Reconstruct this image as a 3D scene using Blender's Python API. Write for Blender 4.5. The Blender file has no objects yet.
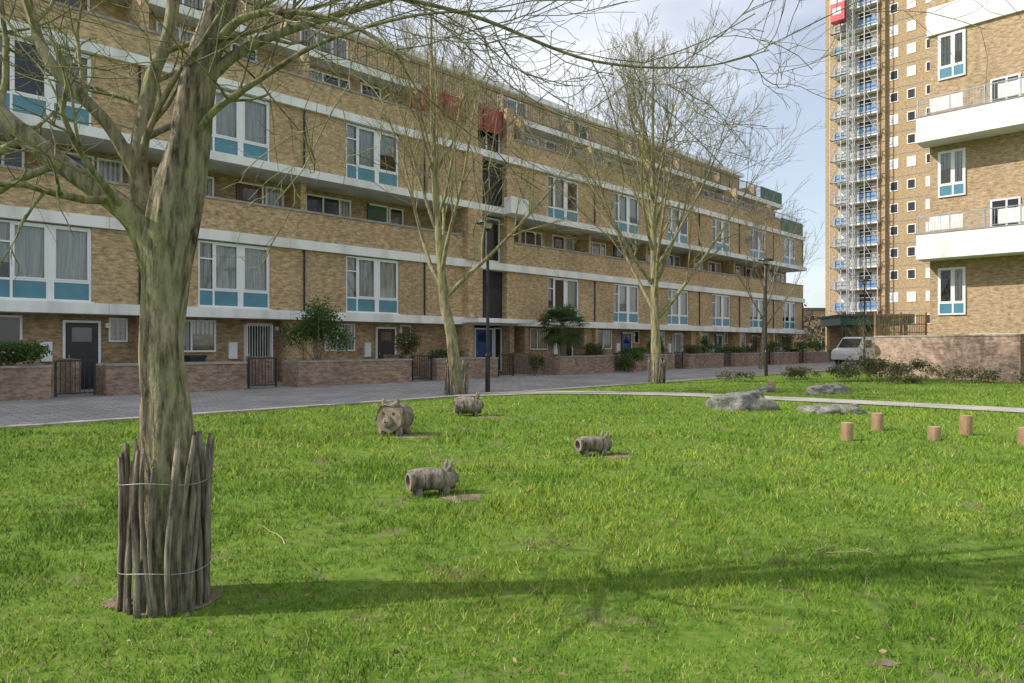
import bpy, math, random, bmesh
import numpy as np
from mathutils import Vector, Matrix, noise as mnoise
R=math.radians
scene=bpy.context.scene
rnd=random.Random(7)
# ------------------------------------------------------------------ materials
def newmat(name):
    m=bpy.data.materials.new(name); m.use_nodes=True
    nt=m.node_tree; b=nt.nodes['Principled BSDF']
    return m,nt,b
def N(nt,t,**k):
    n=nt.nodes.new(t)
    for a,v in k.items(): setattr(n,a,v)
    return n
def ramp(nt,fac,stops):
    r=N(nt,'ShaderNodeValToRGB'); cr=r.color_ramp
    while len(cr.elements)<len(stops): cr.elements.new(0.5)
    for e,(p,c) in zip(cr.elements,stops):
        e.position=p; e.color=(c[0],c[1],c[2],1)
    nt.links.new(fac,r.inputs[0]); return r.outputs[0]
def coords(nt,scale=(1,1,1),world=False):
    if world:
        g=N(nt,'ShaderNodeNewGeometry'); o=g.outputs['Position']
    else:
        g=N(nt,'ShaderNodeTexCoord'); o=g.outputs['Object']
    mp=N(nt,'ShaderNodeMapping'); mp.inputs['Scale'].default_value=scale
    nt.links.new(o,mp.inputs[0]); return mp.outputs[0]
def noise(nt,vec,scale,detail=3,rough=.6):
    n=N(nt,'ShaderNodeTexNoise'); n.inputs['Scale'].default_value=scale
    n.inputs['Detail'].default_value=detail; n.inputs['Roughness'].default_value=rough
    nt.links.new(vec,n.inputs['Vector']); return n.outputs['Fac']
def mix(nt,fac,a,b,mode='MIX'):
    m=N(nt,'ShaderNodeMix',data_type='RGBA',blend_type=mode)
    for i,v in ((0,fac),(6,a),(7,b)):
        if isinstance(v,(int,float)): m.inputs[i].default_value=v
        elif isinstance(v,tuple): m.inputs[i].default_value=(v[0],v[1],v[2],1)
        else: nt.links.new(v,m.inputs[i])
    return m.outputs[2]
def bump(nt,b,h,strength=.5,dist=.02):
    bp=N(nt,'ShaderNodeBump'); bp.inputs['Strength'].default_value=strength
    bp.inputs['Distance'].default_value=dist
    nt.links.new(h,bp.inputs['Height']); nt.links.new(bp.outputs[0],b.inputs['Normal'])
def noisy(name,c1,c2,scale=3,rough=.8,bs=None,bstr=.4,bdist=.01,stretch=(1,1,1),world=False,lo=.3,hi=.7,metal=0):
    m,nt,b=newmat(name); v=coords(nt,stretch,world)
    f=noise(nt,v,scale)
    nt.links.new(ramp(nt,f,[(lo,c1),(hi,c2)]),b.inputs['Base Color'])
    b.inputs['Roughness'].default_value=rough; b.inputs['Metallic'].default_value=metal
    if bs: bump(nt,b,noise(nt,v,bs),bstr,bdist)
    return m
def brickmat(name,c1,c2,mortar,w=.225,h=.075,big=.35,dark=.7):
    m,nt,b=newmat(name)
    tc=N(nt,'ShaderNodeTexCoord'); s=N(nt,'ShaderNodeSeparateXYZ'); nt.links.new(tc.outputs['Object'],s.inputs[0])
    a=N(nt,'ShaderNodeMath',operation='ADD'); nt.links.new(s.outputs[0],a.inputs[0]); nt.links.new(s.outputs[1],a.inputs[1])
    c=N(nt,'ShaderNodeCombineXYZ'); nt.links.new(a.outputs[0],c.inputs[0]); nt.links.new(s.outputs[2],c.inputs[1])
    br=N(nt,'ShaderNodeTexBrick'); nt.links.new(c.outputs[0],br.inputs['Vector'])
    br.inputs['Scale'].default_value=1; br.inputs['Brick Width'].default_value=w; br.inputs['Row Height'].default_value=h
    br.inputs['Mortar Size'].default_value=.006; br.inputs['Mortar Smooth'].default_value=.3
    br.inputs['Color1'].default_value=(*c1,1); br.inputs['Color2'].default_value=(*c2,1); br.inputs['Mortar'].default_value=(*mortar,1)
    v=coords(nt)
    f1=noise(nt,v,big,3); f2=noise(nt,v,5,2)
    f3=noise(nt,coords(nt,(4,4,13)),1.0,2,.8)
    col=mix(nt,1.0,br.outputs['Color'],ramp(nt,f1,[(.3,(dark,dark,dark*.97)),(.65,(1.08,1.05,1.0))]),'MULTIPLY')
    col=mix(nt,1.0,col,ramp(nt,f2,[(.3,(.82,.8,.8)),(.7,(1.12,1.1,1.08))]),'MULTIPLY')
    col=mix(nt,1.0,col,ramp(nt,f3,[(.35,(.62,.57,.53)),(.6,(1.15,1.13,1.1))]),'MULTIPLY')
    nt.links.new(col,b.inputs['Base Color']); b.inputs['Roughness'].default_value=.9
    return m
M={}
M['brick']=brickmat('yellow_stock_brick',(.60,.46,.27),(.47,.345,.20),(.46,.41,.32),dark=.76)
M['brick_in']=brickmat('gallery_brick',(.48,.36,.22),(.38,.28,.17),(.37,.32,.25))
M['brick_r']=brickmat('pale_stock_brick',(.47,.365,.235),(.41,.31,.19),(.42,.37,.29),dark=.85)
M['brick_t']=brickmat('tower_brick',(.46,.345,.205),(.42,.31,.18),(.41,.35,.25),dark=.92)
M['brick_w']=brickmat('garden_wall_brick',(.36,.27,.21),(.29,.21,.165),(.33,.29,.25),dark=.75)
M['brick_pw']=brickmat('boundary_wall_brick',(.42,.32,.265),(.37,.275,.225),(.40,.34,.30),dark=.85)
M['white']=noisy('painted_concrete',(.60,.60,.56),(.82,.82,.80),1.2,.7,None,stretch=(1,1,.25),lo=.28,hi=.55)
M['frame']=noisy('white_upvc',(.76,.77,.77),(.82,.82,.82),4,.35)
M['teal']=noisy('teal_panel',(.06,.19,.26),(.09,.26,.33),1.3,.35)
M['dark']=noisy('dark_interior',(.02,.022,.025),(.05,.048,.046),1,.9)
M['curtain']=noisy('net_curtain',(.5,.5,.49),(.8,.8,.8),7,.9,stretch=(3,1,.15),lo=.35,hi=.65)
M['curtain2']=noisy('beige_blind',(.38,.35,.30),(.6,.56,.5),5,.9,stretch=(3,1,.1))
M['cope']=noisy('coping_stone',(.22,.20,.175),(.40,.37,.33),3,.85)
M['black']=noisy('black_metal',(.012,.012,.013),(.03,.03,.032),6,.45,metal=.2)
M['grey']=noisy('grey_metal',(.25,.26,.27),(.4,.41,.42),5,.5,metal=.4)
M['doorbk']=noisy('black_door',(.012,.012,.014),(.025,.025,.03),3,.4)
M['doorbl']=noisy('blue_door',(.02,.05,.16),(.03,.08,.22),3,.4)
M['doorrd']=noisy('brown_door',(.10,.03,.02),(.16,.05,.03),3,.45)
M['doorgn']=noisy('green_door',(.02,.09,.06),(.03,.13,.09),3,.4)
M['redscreen']=noisy('red_screen',(.19,.035,.022),(.38,.08,.045),1.5,.7)
M['greenscreen']=noisy('green_mesh_screen',(.03,.11,.07),(.05,.16,.11),3,.6)
M['soil']=noisy('planter_soil',(.04,.028,.018),(.08,.06,.04),6,.95)
M['dirt']=noisy('bare_soil',(.12,.09,.06),(.26,.20,.14),5,1,30,.7,.02,world=True)
M['roof']=noisy('roof_felt',(.08,.08,.085),(.14,.14,.14),1,.9)
M['blue']=noisy('blue_panel',(.12,.25,.46),(.2,.34,.56),2,.6)
M['scaf']=noisy('hoist_steel',(.30,.31,.32),(.46,.46,.46),3,.5,metal=.2)
M['net']=noisy('scaffold_netting',(.30,.33,.36),(.46,.48,.50),1.2,.8)
M['red']=noisy('red_paint',(.45,.03,.05),(.6,.06,.08),3,.4)
M['vanw']=noisy('van_paint',(.62,.63,.65),(.7,.7,.72),2,.25)
M['tyre']=noisy('tyre_rubber',(.015,.015,.015),(.03,.03,.03),9,.85)
m,nt,b=newmat('window_glass'); M['glass']=m
out=nt.nodes['Material Output']; fr=N(nt,'ShaderNodeFresnel'); fr.inputs[0].default_value=1.7
tr=N(nt,'ShaderNodeBsdfTransparent'); tr.inputs[0].default_value=(.86,.90,.91,1)
gl=N(nt,'ShaderNodeBsdfGlossy'); gl.inputs['Roughness'].default_value=.03
mx=N(nt,'ShaderNodeMixShader'); nt.links.new(fr.outputs[0],mx.inputs[0]); nt.links.new(tr.outputs[0],mx.inputs[1]); nt.links.new(gl.outputs[0],mx.inputs[2])
nt.links.new(mx.outputs[0],out.inputs[0])
def barkmat(name,c1,c2,moss,scale=1,fine=22,mossamt=.6,bstr=1.0,bd=.02):
    m,nt,b=newmat(name); v=coords(nt,(scale,scale,scale*.2)); f=noise(nt,v,fine,5,.7); g=noise(nt,coords(nt),2.3,3)
    col=ramp(nt,f,[(.36,c1),(.60,c2)])
    mo=ramp(nt,f,[(.34,tuple(q*.35 for q in moss)),(.58,moss)])
    col=mix(nt,ramp(nt,g,[(.45,(0,0,0)),(.62,(mossamt,)*3)]),col,mo)
    nt.links.new(col,b.inputs['Base Color']); b.inputs['Roughness'].default_value=.92; b.inputs['Specular IOR Level'].default_value=.2
    bump(nt,b,f,bstr,bd); return m
M['bark']=barkmat('tree_bark',(.06,.046,.033),(.40,.325,.235),(.27,.28,.14),1,24,.7,1,.04)
M['bark2']=barkmat('limb_bark',(.10,.085,.055),(.34,.30,.19),(.28,.30,.12),.8,24,.7,1,.02)
M['bark3']=barkmat('young_bark',(.13,.11,.065),(.34,.30,.18),(.31,.31,.11),.6)
M['pale']=barkmat('chestnut_paling',(.055,.043,.033),(.34,.285,.225),(.20,.19,.14),1)
M['logbark']=barkmat('log_wood',(.08,.065,.048),(.34,.29,.225),(.22,.22,.15),.8)
m,nt,b=newmat('log_end_grain'); M['logend']=m
v=coords(nt); w=N(nt,'ShaderNodeTexWave',wave_type='RINGS',rings_direction='X'); w.inputs['Scale'].default_value=14; w.inputs['Distortion'].default_value=4; nt.links.new(v,w.inputs[0])
cc=mix(nt,1.0,ramp(nt,w.outputs['Fac'],[(0,(.19,.15,.105)),(1,(.34,.28,.21))]),ramp(nt,noise(nt,v,7,4),[(.35,(.5,.5,.5)),(.6,(1.1,1.1,1.1))]),'MULTIPLY')
nt.links.new(cc,b.inputs['Base Color']); b.inputs['Roughness'].default_value=.85
M['stump']=noisy('cut_post_wood',(.20,.12,.06),(.40,.27,.15),6,.85,20,.4,.005,(1,1,.3))
M['stumptop']=noisy('post_top_wood',(.36,.26,.16),(.48,.37,.25),9,.85)
m,nt,b=newmat('boulder_stone'); M['rock']=m
v=coords(nt); f=noise(nt,v,4.5,6,.7); g=noise(nt,v,1.6,3); 
c=ramp(nt,f,[(.33,(.07,.07,.06)),(.5,(.19,.185,.165)),(.68,(.36,.345,.31))]); c=mix(nt,ramp(nt,g,[(.5,(0,0,0)),(.66,(.7,.7,.7))]),c,(.17,.17,.09))
nt.links.new(c,b.inputs['Base Color']); b.inputs['Roughness'].default_value=.95; bump(nt,b,f,1,.09)
def leafmat(name,c1,c2,trans=.35):
    m,nt,b=newmat(name); at=N(nt,'ShaderNodeAttribute',attribute_name='rnd')
    col=ramp(nt,at.outputs['Fac'],[(0,c1),(1,c2)])
    nt.links.new(col,b.inputs['Base Color']); b.inputs['Roughness'].default_value=.6; b.inputs['Specular IOR Level'].default_value=.25
    if trans:
        t=N(nt,'ShaderNodeBsdfTranslucent'); nt.links.new(col,t.inputs[0]); x=N(nt,'ShaderNodeMixShader'); x.inputs[0].default_value=trans
        nt.links.new(b.outputs[0],x.inputs[1]); nt.links.new(t.outputs[0],x.inputs[2]); nt.links.new(x.outputs[0],nt.nodes['Material Output'].inputs[0])
    return m
M['leaf']=leafmat('shrub_leaf',(.025,.055,.015),(.11,.19,.045))
M['leaf2']=leafmat('olive_leaf',(.05,.06,.025),(.15,.16,.06))
M['palm']=leafmat('palm_leaf',(.04,.07,.025),(.15,.21,.07))
M['bud']=leafmat('spring_bud',(.28,.26,.06),(.5,.46,.14),.5)
M['far']=leafmat('distant_twigs',(.07,.06,.045),(.16,.13,.09),.2)
M['litter']=leafmat('dead_leaf',(.12,.075,.035),(.36,.26,.15),0)
m,nt,b=newmat('grass_blade'); M['grass']=m
at=N(nt,'ShaderNodeAttribute',attribute_name='rnd'); at2=N(nt,'ShaderNodeAttribute',attribute_name='tone')
c=ramp(nt,at.outputs['Fac'],[(0,(.10,.20,.022)),(.5,(.19,.325,.035)),(.9,(.30,.435,.065)),(1,(.52,.47,.23))])
c=mix(nt,1.0,c,ramp(nt,at2.outputs['Fac'],[(0,(.60,.72,.72)),(.5,(1,1,1)),(1,(1.40,1.12,1.25))]),'MULTIPLY')
gm=N(nt,'ShaderNodeNewGeometry'); vm=N(nt,'ShaderNodeVectorMath',operation='SCALE'); vm.inputs['Scale'].default_value=.5; nt.links.new(gm.outputs['Normal'],vm.inputs[0])
va=N(nt,'ShaderNodeVectorMath',operation='ADD'); va.inputs[1].default_value=(0,0,1); nt.links.new(vm.outputs[0],va.inputs[0])
vn=N(nt,'ShaderNodeVectorMath',operation='NORMALIZE'); nt.links.new(va.outputs[0],vn.inputs[0])
d1=N(nt,'ShaderNodeBsdfDiffuse'); nt.links.new(c,d1.inputs[0]); nt.links.new(vn.outputs[0],d1.inputs['Normal'])
nt.links.new(d1.outputs[0],nt.nodes['Material Output'].inputs[0])
m,nt,b=newmat('lawn_ground'); M['ground']=m
v=coords(nt,(1,1,1),True)
c=ramp(nt,noise(nt,v,9,5,.7),[(.3,(.06,.11,.018)),(.5,(.11,.185,.025)),(.72,(.18,.21,.06))])
c=mix(nt,ramp(nt,noise(nt,v,1.6,4,.65),[(.58,(0,0,0)),(.68,(.9,.9,.9))]),c,(.18,.14,.09))
nt.links.new(c,b.inputs['Base Color']); b.inputs['Roughness'].default_value=1; b.inputs['Specular IOR Level'].default_value=.1
m,nt,b=newmat('block_paving'); M['paving']=m
v=coords(nt,(1,1,1)); br=N(nt,'ShaderNodeTexBrick'); nt.links.new(v,br.inputs['Vector']); br.inputs['Scale'].default_value=1
br.inputs['Brick Width'].default_value=.4; br.inputs['Row Height'].default_value=.2; br.inputs['Mortar Size'].default_value=.012
br.inputs['Color1'].default_value=(.38,.37,.36,1); br.inputs['Color2'].default_value=(.28,.27,.27,1); br.inputs['Mortar'].default_value=(.13,.125,.12,1)
c=mix(nt,1.0,br.outputs['Color'],ramp(nt,noise(nt,v,.5,5),[(.3,(.75,.74,.73)),(.7,(1.15,1.13,1.12))]),'MULTIPLY')
nt.links.new(c,b.inputs['Base Color']); b.inputs['Roughness'].default_value=.85
M['path']=noisy('gravel_path',(.28,.255,.22),(.44,.41,.365),1.5,.95,60,.5,.01,world=True)
M['asphalt']=noisy('asphalt',(.05,.05,.052),(.10,.10,.10),.8,.9,world=True)
M['kerb']=noisy('kerb_stone',(.25,.22,.19),(.42,.38,.33),2,.9,world=True)
# ------------------------------------------------------------------ mesh helpers
def empty(name,loc=(0,0,0),rz=0):
    e=bpy.data.objects.new(name,None); e.location=loc; e.rotation_euler=(0,0,rz); scene.collection.objects.link(e); return e
def meshobj(name,V,F,mat,parent=None,smooth=False,loc=None,rz=0):
    me=bpy.data.meshes.new(name); me.from_pydata([tuple(v) for v in V],[],F); me.update()
    mats=mat if isinstance(mat,list) else [mat]
    for q in mats: me.materials.append(q)
    if smooth: me.polygons.foreach_set('use_smooth',[True]*len(me.polygons))
    o=bpy.data.objects.new(name,me); scene.collection.objects.link(o)
    if parent: o.parent=parent
    if loc: o.location=loc
    o.rotation_euler=(0,0,rz); return o
class Kit:
    def __init__(s): s.d={}
    def get(s,part,mat): return s.d.setdefault((part,mat),([],[]))
    def box(s,part,mat,x0,x1,y0,y1,z0,z1):
        V,F=s.get(part,mat); n=len(V)
        V+= [(x0,y0,z0),(x1,y0,z0),(x1,y1,z0),(x0,y1,z0),(x0,y0,z1),(x1,y0,z1),(x1,y1,z1),(x0,y1,z1)]
        F+= [(n,n+3,n+2,n+1),(n+4,n+5,n+6,n+7),(n,n+1,n+5,n+4),(n+1,n+2,n+6,n+5),(n+2,n+3,n+7,n+6),(n+3,n,n+4,n+7)]
    def quad(s,part,mat,x0,x1,y,z0,z1):
        V,F=s.get(part,mat); n=len(V); V+=[(x0,y,z0),(x1,y,z0),(x1,y,z1),(x0,y,z1)]; F.append((n,n+1,n+2,n+3))
    def cyl(s,part,mat,p0,p1,r0,r1=None,n=8):
        V,F=s.get(part,mat); tube(V,F,[Vector(p0),Vector(p1)],[r0,r1 if r1 is not None else r0],n,True)
    def build(s,parent):
        for (part,mat),(V,F) in s.d.items(): meshobj(part,V,F,M[mat],parent)
def tube(V,F,pts,rads,n=6,cap=False,warp=None):
    base=len(V); prev=None
    for i,p in enumerate(pts):
        if i==0: d=pts[1]-pts[0]
        elif i==len(pts)-1: d=pts[-1]-pts[-2]
        else: d=pts[i+1]-pts[i-1]
        if d.length<1e-9: d=Vector((0,0,1))
        d.normalize()
        if prev is None:
            a=Vector((1,0,0)) if abs(d.x)<.8 else Vector((0,1,0)); a=(a-d*a.dot(d)).normalized()
        else:
            a=prev-d*prev.dot(d)
            if a.length<1e-6: a=d.orthogonal()
            a.normalize()
        prev=a; bb=d.cross(a)
        for k in range(n):
            t=2*math.pi*k/n; r=rads[i]
            if warp: r*=warp(t,p)
            V.append(p+(a*math.cos(t)+bb*math.sin(t))*r)
    for i in range(len(pts)-1):
        for k in range(n):
            q=base+i*n; F.append((q+k,q+(k+1)%n,q+n+(k+1)%n,q+n+k))
    if cap:
        F.append(tuple(base+k for k in range(n))[::-1]); q=base+(len(pts)-1)*n; F.append(tuple(q+k for k in range(n)))
# windows ------------------------------------------------------------
def window(K,x0,x1,z0,z1,y,lights,thick=None,teal=0,fr=.06,inset=.0,back=None):
    f0,f1=y,y+.06; gy=y+.035; cy=y+.055+inset
    K.box('window_frames','frame',x0,x1,f0,f1,z0,z0+fr); K.box('window_frames','frame',x0,x1,f0,f1,z1-fr,z1)
    K.box('window_frames','frame',x0,x0+fr,f0,f1,z0+fr,z1-fr); K.box('window_frames','frame',x1-fr,x1,f0,f1,z0+fr,z1-fr)
    tot=sum(lights); tw=.2 if thick is not None else 0
    W=(x1-x0-2*fr)-tw-(len(lights)-1-(1 if thick is not None else 0))*fr
    x=x0+fr
    zt=z0+fr+teal
    c0=rnd.random()
    for i,l in enumerate(lights):
        w=W*l/tot
        if teal:
            K.box('spandrel_panels','teal',x,x+w,y+.02,y+.05,z0+fr,zt); K.box('window_frames','frame',x,x+w,f0+.004,f1,zt,zt+fr)
            zg=zt+fr
        else: zg=zt
        K.quad('window_glass','glass',x,x+w,gy,zg,z1-fr)
        if teal and l<.6: K.box('window_frames','frame',x,x+w,f0+.006,f1-.005,zg+(z1-zg)*.62,zg+(z1-zg)*.62+.05)
        if teal and l>.6:
            q=.045
            for (a0,a1,b0,b1) in ((x,x+w,zg,zg+q),(x,x+w,z1-fr-q,z1-fr),(x,x+q,zg+q,z1-fr-q),(x+w-q,x+w,zg+q,z1-fr-q)): K.box('window_sashes','frame',a0,a1,f0-.01,gy-.002,b0,b1)
        c=c0 if rnd.random()<.7 else rnd.random()
        if back: pm=back
        else: pm='curtain' if c<.66 else ('curtain2' if c<.76 else 'dark')
        if pm=='dark': K.quad('interiors','dark',x,x+w,cy+.01,zg,z1-fr)
        else:
            zb=zg if rnd.random()<.8 else zg+(z1-zg)*rnd.uniform(.2,.6)
            V,F=K.get('curtains',pm); n=len(V); m_=max(4,int(w/.07)); 
            for j in range(m_+1):
                yy=cy+(.0 if j%2 else .025); V+=[(x+w*j/m_,yy,zb),(x+w*j/m_,yy,z1-fr)]
            for j in range(m_): F.append((n+2*j,n+2*j+2,n+2*j+3,n+2*j+1))
            K.quad('interiors','dark',x,x+w,cy+.03,zg,z1-fr)
        x+=w
        if i<len(lights)-1:
            mw=.2 if thick==i else fr
            K.box('window_frames','frame',x,x+mw,f0+.002,f1,z0+fr,z1-fr); x+=mw
def door(K,x0,x1,z0,z1,y,mat):
    K.box('door_frames','frame' if rnd.random()<.6 else mat,x0-.07,x0,y,y+.08,z0,z1+.07); K.box('door_frames','frame',x1,x1+.07,y,y+.08,z0,z1+.07)
    K.box('door_frames','frame',x0,x1,y+.002,y+.08,z1,z1+.07)
    K.box('doors',mat,x0,x1,y+.03,y+.07,z0,z1)
    K.quad('window_glass','glass',x0+.18,x1-.18,y+.02,z1-.6,z1-.15)
    K.box('doors',mat,x0+.12,x1-.12,y+.018,y+.03,z0+.15,z0+.85)
    K.box('door_furniture','grey',x0+.08,x0+.11,y-.02,y+.03,z0+.95,z0+1.1)
def railing(K,x0,x1,y,z0,z1,mat='grey',step=.12,part='railings',post=1.4):
    K.box(part,mat,x0,x1,y-.02,y+.02,z1-.04,z1); K.box(part,mat,x0,x1,y-.015,y+.015,z0+.06,z0+.09)
    x=x0
    while x<=x1: K.box(part,mat,x-.008,x+.008,y-.008,y+.008,z0+.09,z1-.04); x+=step
    x=x0
    while x<=x1: K.box(part,mat,x-.025,x+.025,y-.025,y+.025,z0,z1-.04); x+=post
# ------------------------------------------------------------------ main block of flats
flats=empty('block_of_flats',(-9.72,24.2,0),R(45))
K=Kit(); S0,S1=-26.0,48.9
bays=[5.71*k for k in range(-4,2)]+[17.66,23.35,29.05,34.76,40.47,46.15]
BK='brick'
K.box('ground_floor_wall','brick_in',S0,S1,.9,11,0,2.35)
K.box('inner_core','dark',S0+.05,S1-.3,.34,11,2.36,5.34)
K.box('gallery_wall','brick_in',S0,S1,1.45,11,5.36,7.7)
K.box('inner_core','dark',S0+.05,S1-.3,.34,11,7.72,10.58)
K.box('upper_gallery_wall','brick',S0,S1-1.5,2.0,11,10.6,13.0)
K.box('top_storey_wall','brick',S0,S1-3.5,4.0,11,13.3,15.8)
K.box('end_walls',BK,S1-.3,S1,.002,11,2.68,5.0); K.box('end_walls',BK,S1-.3,S1,.002,11,8.0,10.3)
K.box('roof_slab','white',S0,S1-3.2,3.7,11.2,15.8,16.1); K.box('roof_slab','roof',S0+.1,S1-3.4,3.9,11,16.1,16.2)
for s in (-14,3,21,33): K.box('roof_plant_rooms','brick_in',s,s+4,7,10.5,16.2,17.6)
for (z0,z1,y0) in ((2.35,2.68,-.12),(5.0,5.35,-.14),(7.7,8.0,-.3),(10.3,10.62,-.16)):
    K.box('concrete_bands','white',S0,S1+.1,y0,.9 if z0<3 else 1.6,z0,z1)
K.box('concrete_bands','white',S0,S1-1.2,1.2,11.1,13.0,13.3)
for s in range(-22,49,6):
    for (z0,z1,y0) in ((2.35,2.68,-.12),(5.0,5.35,-.14),(7.7,8.0,-.3),(10.3,10.62,-.16)):
        K.box('band_joints','cope',s-.006,s+.006,y0-.001,y0+.01,z0+.01,z1-.01)
stair=(10.6,13.9)
def spans(a,b,cuts):
    r=[];x=a
    for c0,c1 in sorted(cuts):
        if c0>x: r.append((x,c0))
        x=max(x,c1)
    if x<b: r.append((x,b))
    return r
for a,b_ in spans(S0,S1,[stair]):
    K.box('gallery_parapet',BK,a,b_,-.02,.2,5.35,6.42); K.box('parapet_coping','cope',a,b_,-.06,.24,6.42,6.5)
    K.box('terrace_parapet',BK,a,b_,0,.22,10.62,11.5); K.box('parapet_coping','cope',a,b_,-.04,.26,11.5,11.58)
W2=1.28
for z0,z1 in ((2.68,5.0),(8.0,10.3)):
    for a,b_ in spans(S0,S1-.3,[(c-W2,c+W2) for c in bays]+[stair]):
        K.box('facade_walls',BK,a,b_,0,.33,z0,z1)
    for c in bays:
        K.box('facade_walls',BK,c-W2,c+W2,.24,.33,z1-.05,z1)
        window(K,c-W2+.01,c+W2-.01,z0+.02,z1-.04,.05,[.45,.85,.95],1,.5,.065,.07)
        K.box('window_sills','white',c-W2-.03,c+W2+.03,-.06,.05,z0,z0+.03)
gdoors=['doorrd','doorbk','doorgn','doorbk','doorbk','doorbk','doorbk','doorbl','doorbk','doorgn','doorrd','doorbk']
udoors=['doorbl','doorrd','doorbk','doorbl','doorrd','doorgn','doorrd','doorbk','doorbl','doorrd','doorbk','doorrd']
for i,c in enumerate(bays):
    window(K,c-1.75,c-.35,1.15,2.28,.83,[.5,.8],None,0,.06)
    door(K,c+.75,c+1.65,0,2.1,.82,gdoors[i])
    K.box('cross_walls',BK,c-2.98,c-2.72,-.0,.9,0,2.35)
    if i%2==0: K.box('porch_wall',BK,c+2.05,c+2.7,.25,.9,0,2.35)
    window(K,c+1.95 if i%2 else c-2.6,c+2.5 if i%2 else c-2.0,1.5,2.28,.83,[1],None,0,.05)
    K.box('meter_boxes','frame',c+.1,c+.4,.78,.9,.9,1.5)
    window(K,c-2.3,c-.2,6.3,7.5,1.38,[.8,.8,.5],None,0,.07)
    door(K,c+.7,c+1.6,5.4,7.45,1.37,udoors[i])
    window(K,c+1.75,c+2.5,6.6,7.5,1.38,[1],None,0,.06)
    K.box('gallery_piers',BK,c-2.96,c-2.74,.5,1.45,5.36,7.7)
    window(K,c-2.0,c+.1,11.0,12.8,1.93,[.8,.8,.5],None,0,.07)
    door(K,c+.7,c+1.6,10.7,12.8,1.92,udoors[-i])
    K.box('terrace_dividers',BK,c-2.97,c-2.73,.3,2.0,10.62,12.6 if i%2 else 13.0)
    if c<44: window(K,c-1.2,c+1.2,14.0,15.5,3.93,[.7,.7,.7],None,0,.07)
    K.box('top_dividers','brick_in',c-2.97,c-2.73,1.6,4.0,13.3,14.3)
    K.cyl('rain_pipes','black',(c+2.6,-.05,2.7),(c+2.6,-.05,4.98),.035); K.cyl('rain_pipes','black',(c+2.6,-.05,8.0),(c+2.6,-.05,10.28),.035)
    K.box('bulkhead_lights','frame',c+1.85,c+2.0,.78,.9,1.95,2.1)
    if i%3==1:
        K.cyl('satellite_dishes','grey',(c-1.9,-.28,9.3),(c-1.9,-.22,9.33),.27,.18,14); K.cyl('satellite_dishes','black',(c-1.9,-.22,9.33),(c-1.9,.02,9.25),.02)
railing(K,S0,S1-1.3,1.28,13.3,14.25,'black',.14)
railing(K,14.2,S1-.1,.1,11.58,12.1,'grey',.2)
K.box('privacy_screens','redscreen',8.3,13.2,.05,.09,11.59,12.75)
K.box('privacy_screens','redscreen',8.3,13.2,1.0,1.04,12.0,12.95)
for s in (8.3,9.5,10.7,11.9,13.15): K.box('screen_posts','doorrd',s-.04,s+.04,.0,.14,11.59,12.85)
K.box('privacy_screens','greenscreen',44.5,48.7,-.05,-.02,10.65,11.7)
K.box('privacy_screens','greenscreen',43.5,47.5,1.22,1.25,13.35,14.3)
K.box('end_upper_walls',BK,S1-1.5,S1-1.25,2.0,11,10.6,13.0)
a,b_=stair
K.box('stair_wall',BK,a,a+.3,-.35,.6,0,2.35); K.box('stair_wall',BK,b_-.3,b_,-.0,.6,0,2.35)
for z0,z1 in ((2.68,5.0),(5.35,7.7),(8.0,10.3),(10.62,13.0)):
    K.box('stair_wall',BK,a,a+.9,-.3 if z0<10 else 0.02,1.4,z0,z1); K.box('stair_wall',BK,b_-.5,b_,.001,1.4,z0,z1)
    window(K,a+.95,b_-.55,z0+.1,z1-.1,.45,[.6,.6],None,0,.08,back='dark')
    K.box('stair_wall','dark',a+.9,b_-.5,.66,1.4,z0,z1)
K.box('stair_cantilever','white',12.9,14.1,-.8,-.3,7.7,8.5)
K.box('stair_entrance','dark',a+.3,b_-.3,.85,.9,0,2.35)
door(K,a+1.2,a+2.3,0,2.15,.5,'doorbl'); K.box('stair_entrance','brick_in',a+.3,a+1.13,.5,.8,0,2.35)
window(K,a+2.45,b_-.35,.1,2.25,.52,[1],None,0,.06,back='dark')
K.box('entrance_canopy','white',a-.2,b_+.2,-1.2,-.13,2.42,2.6)
for c in (bays[4],bays[8]):
    x=c+.72
    railing(K,x,x+.96,.7,0.02,2.2,'frame',.1,'security_gates',.96)
K.build(flats)
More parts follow.
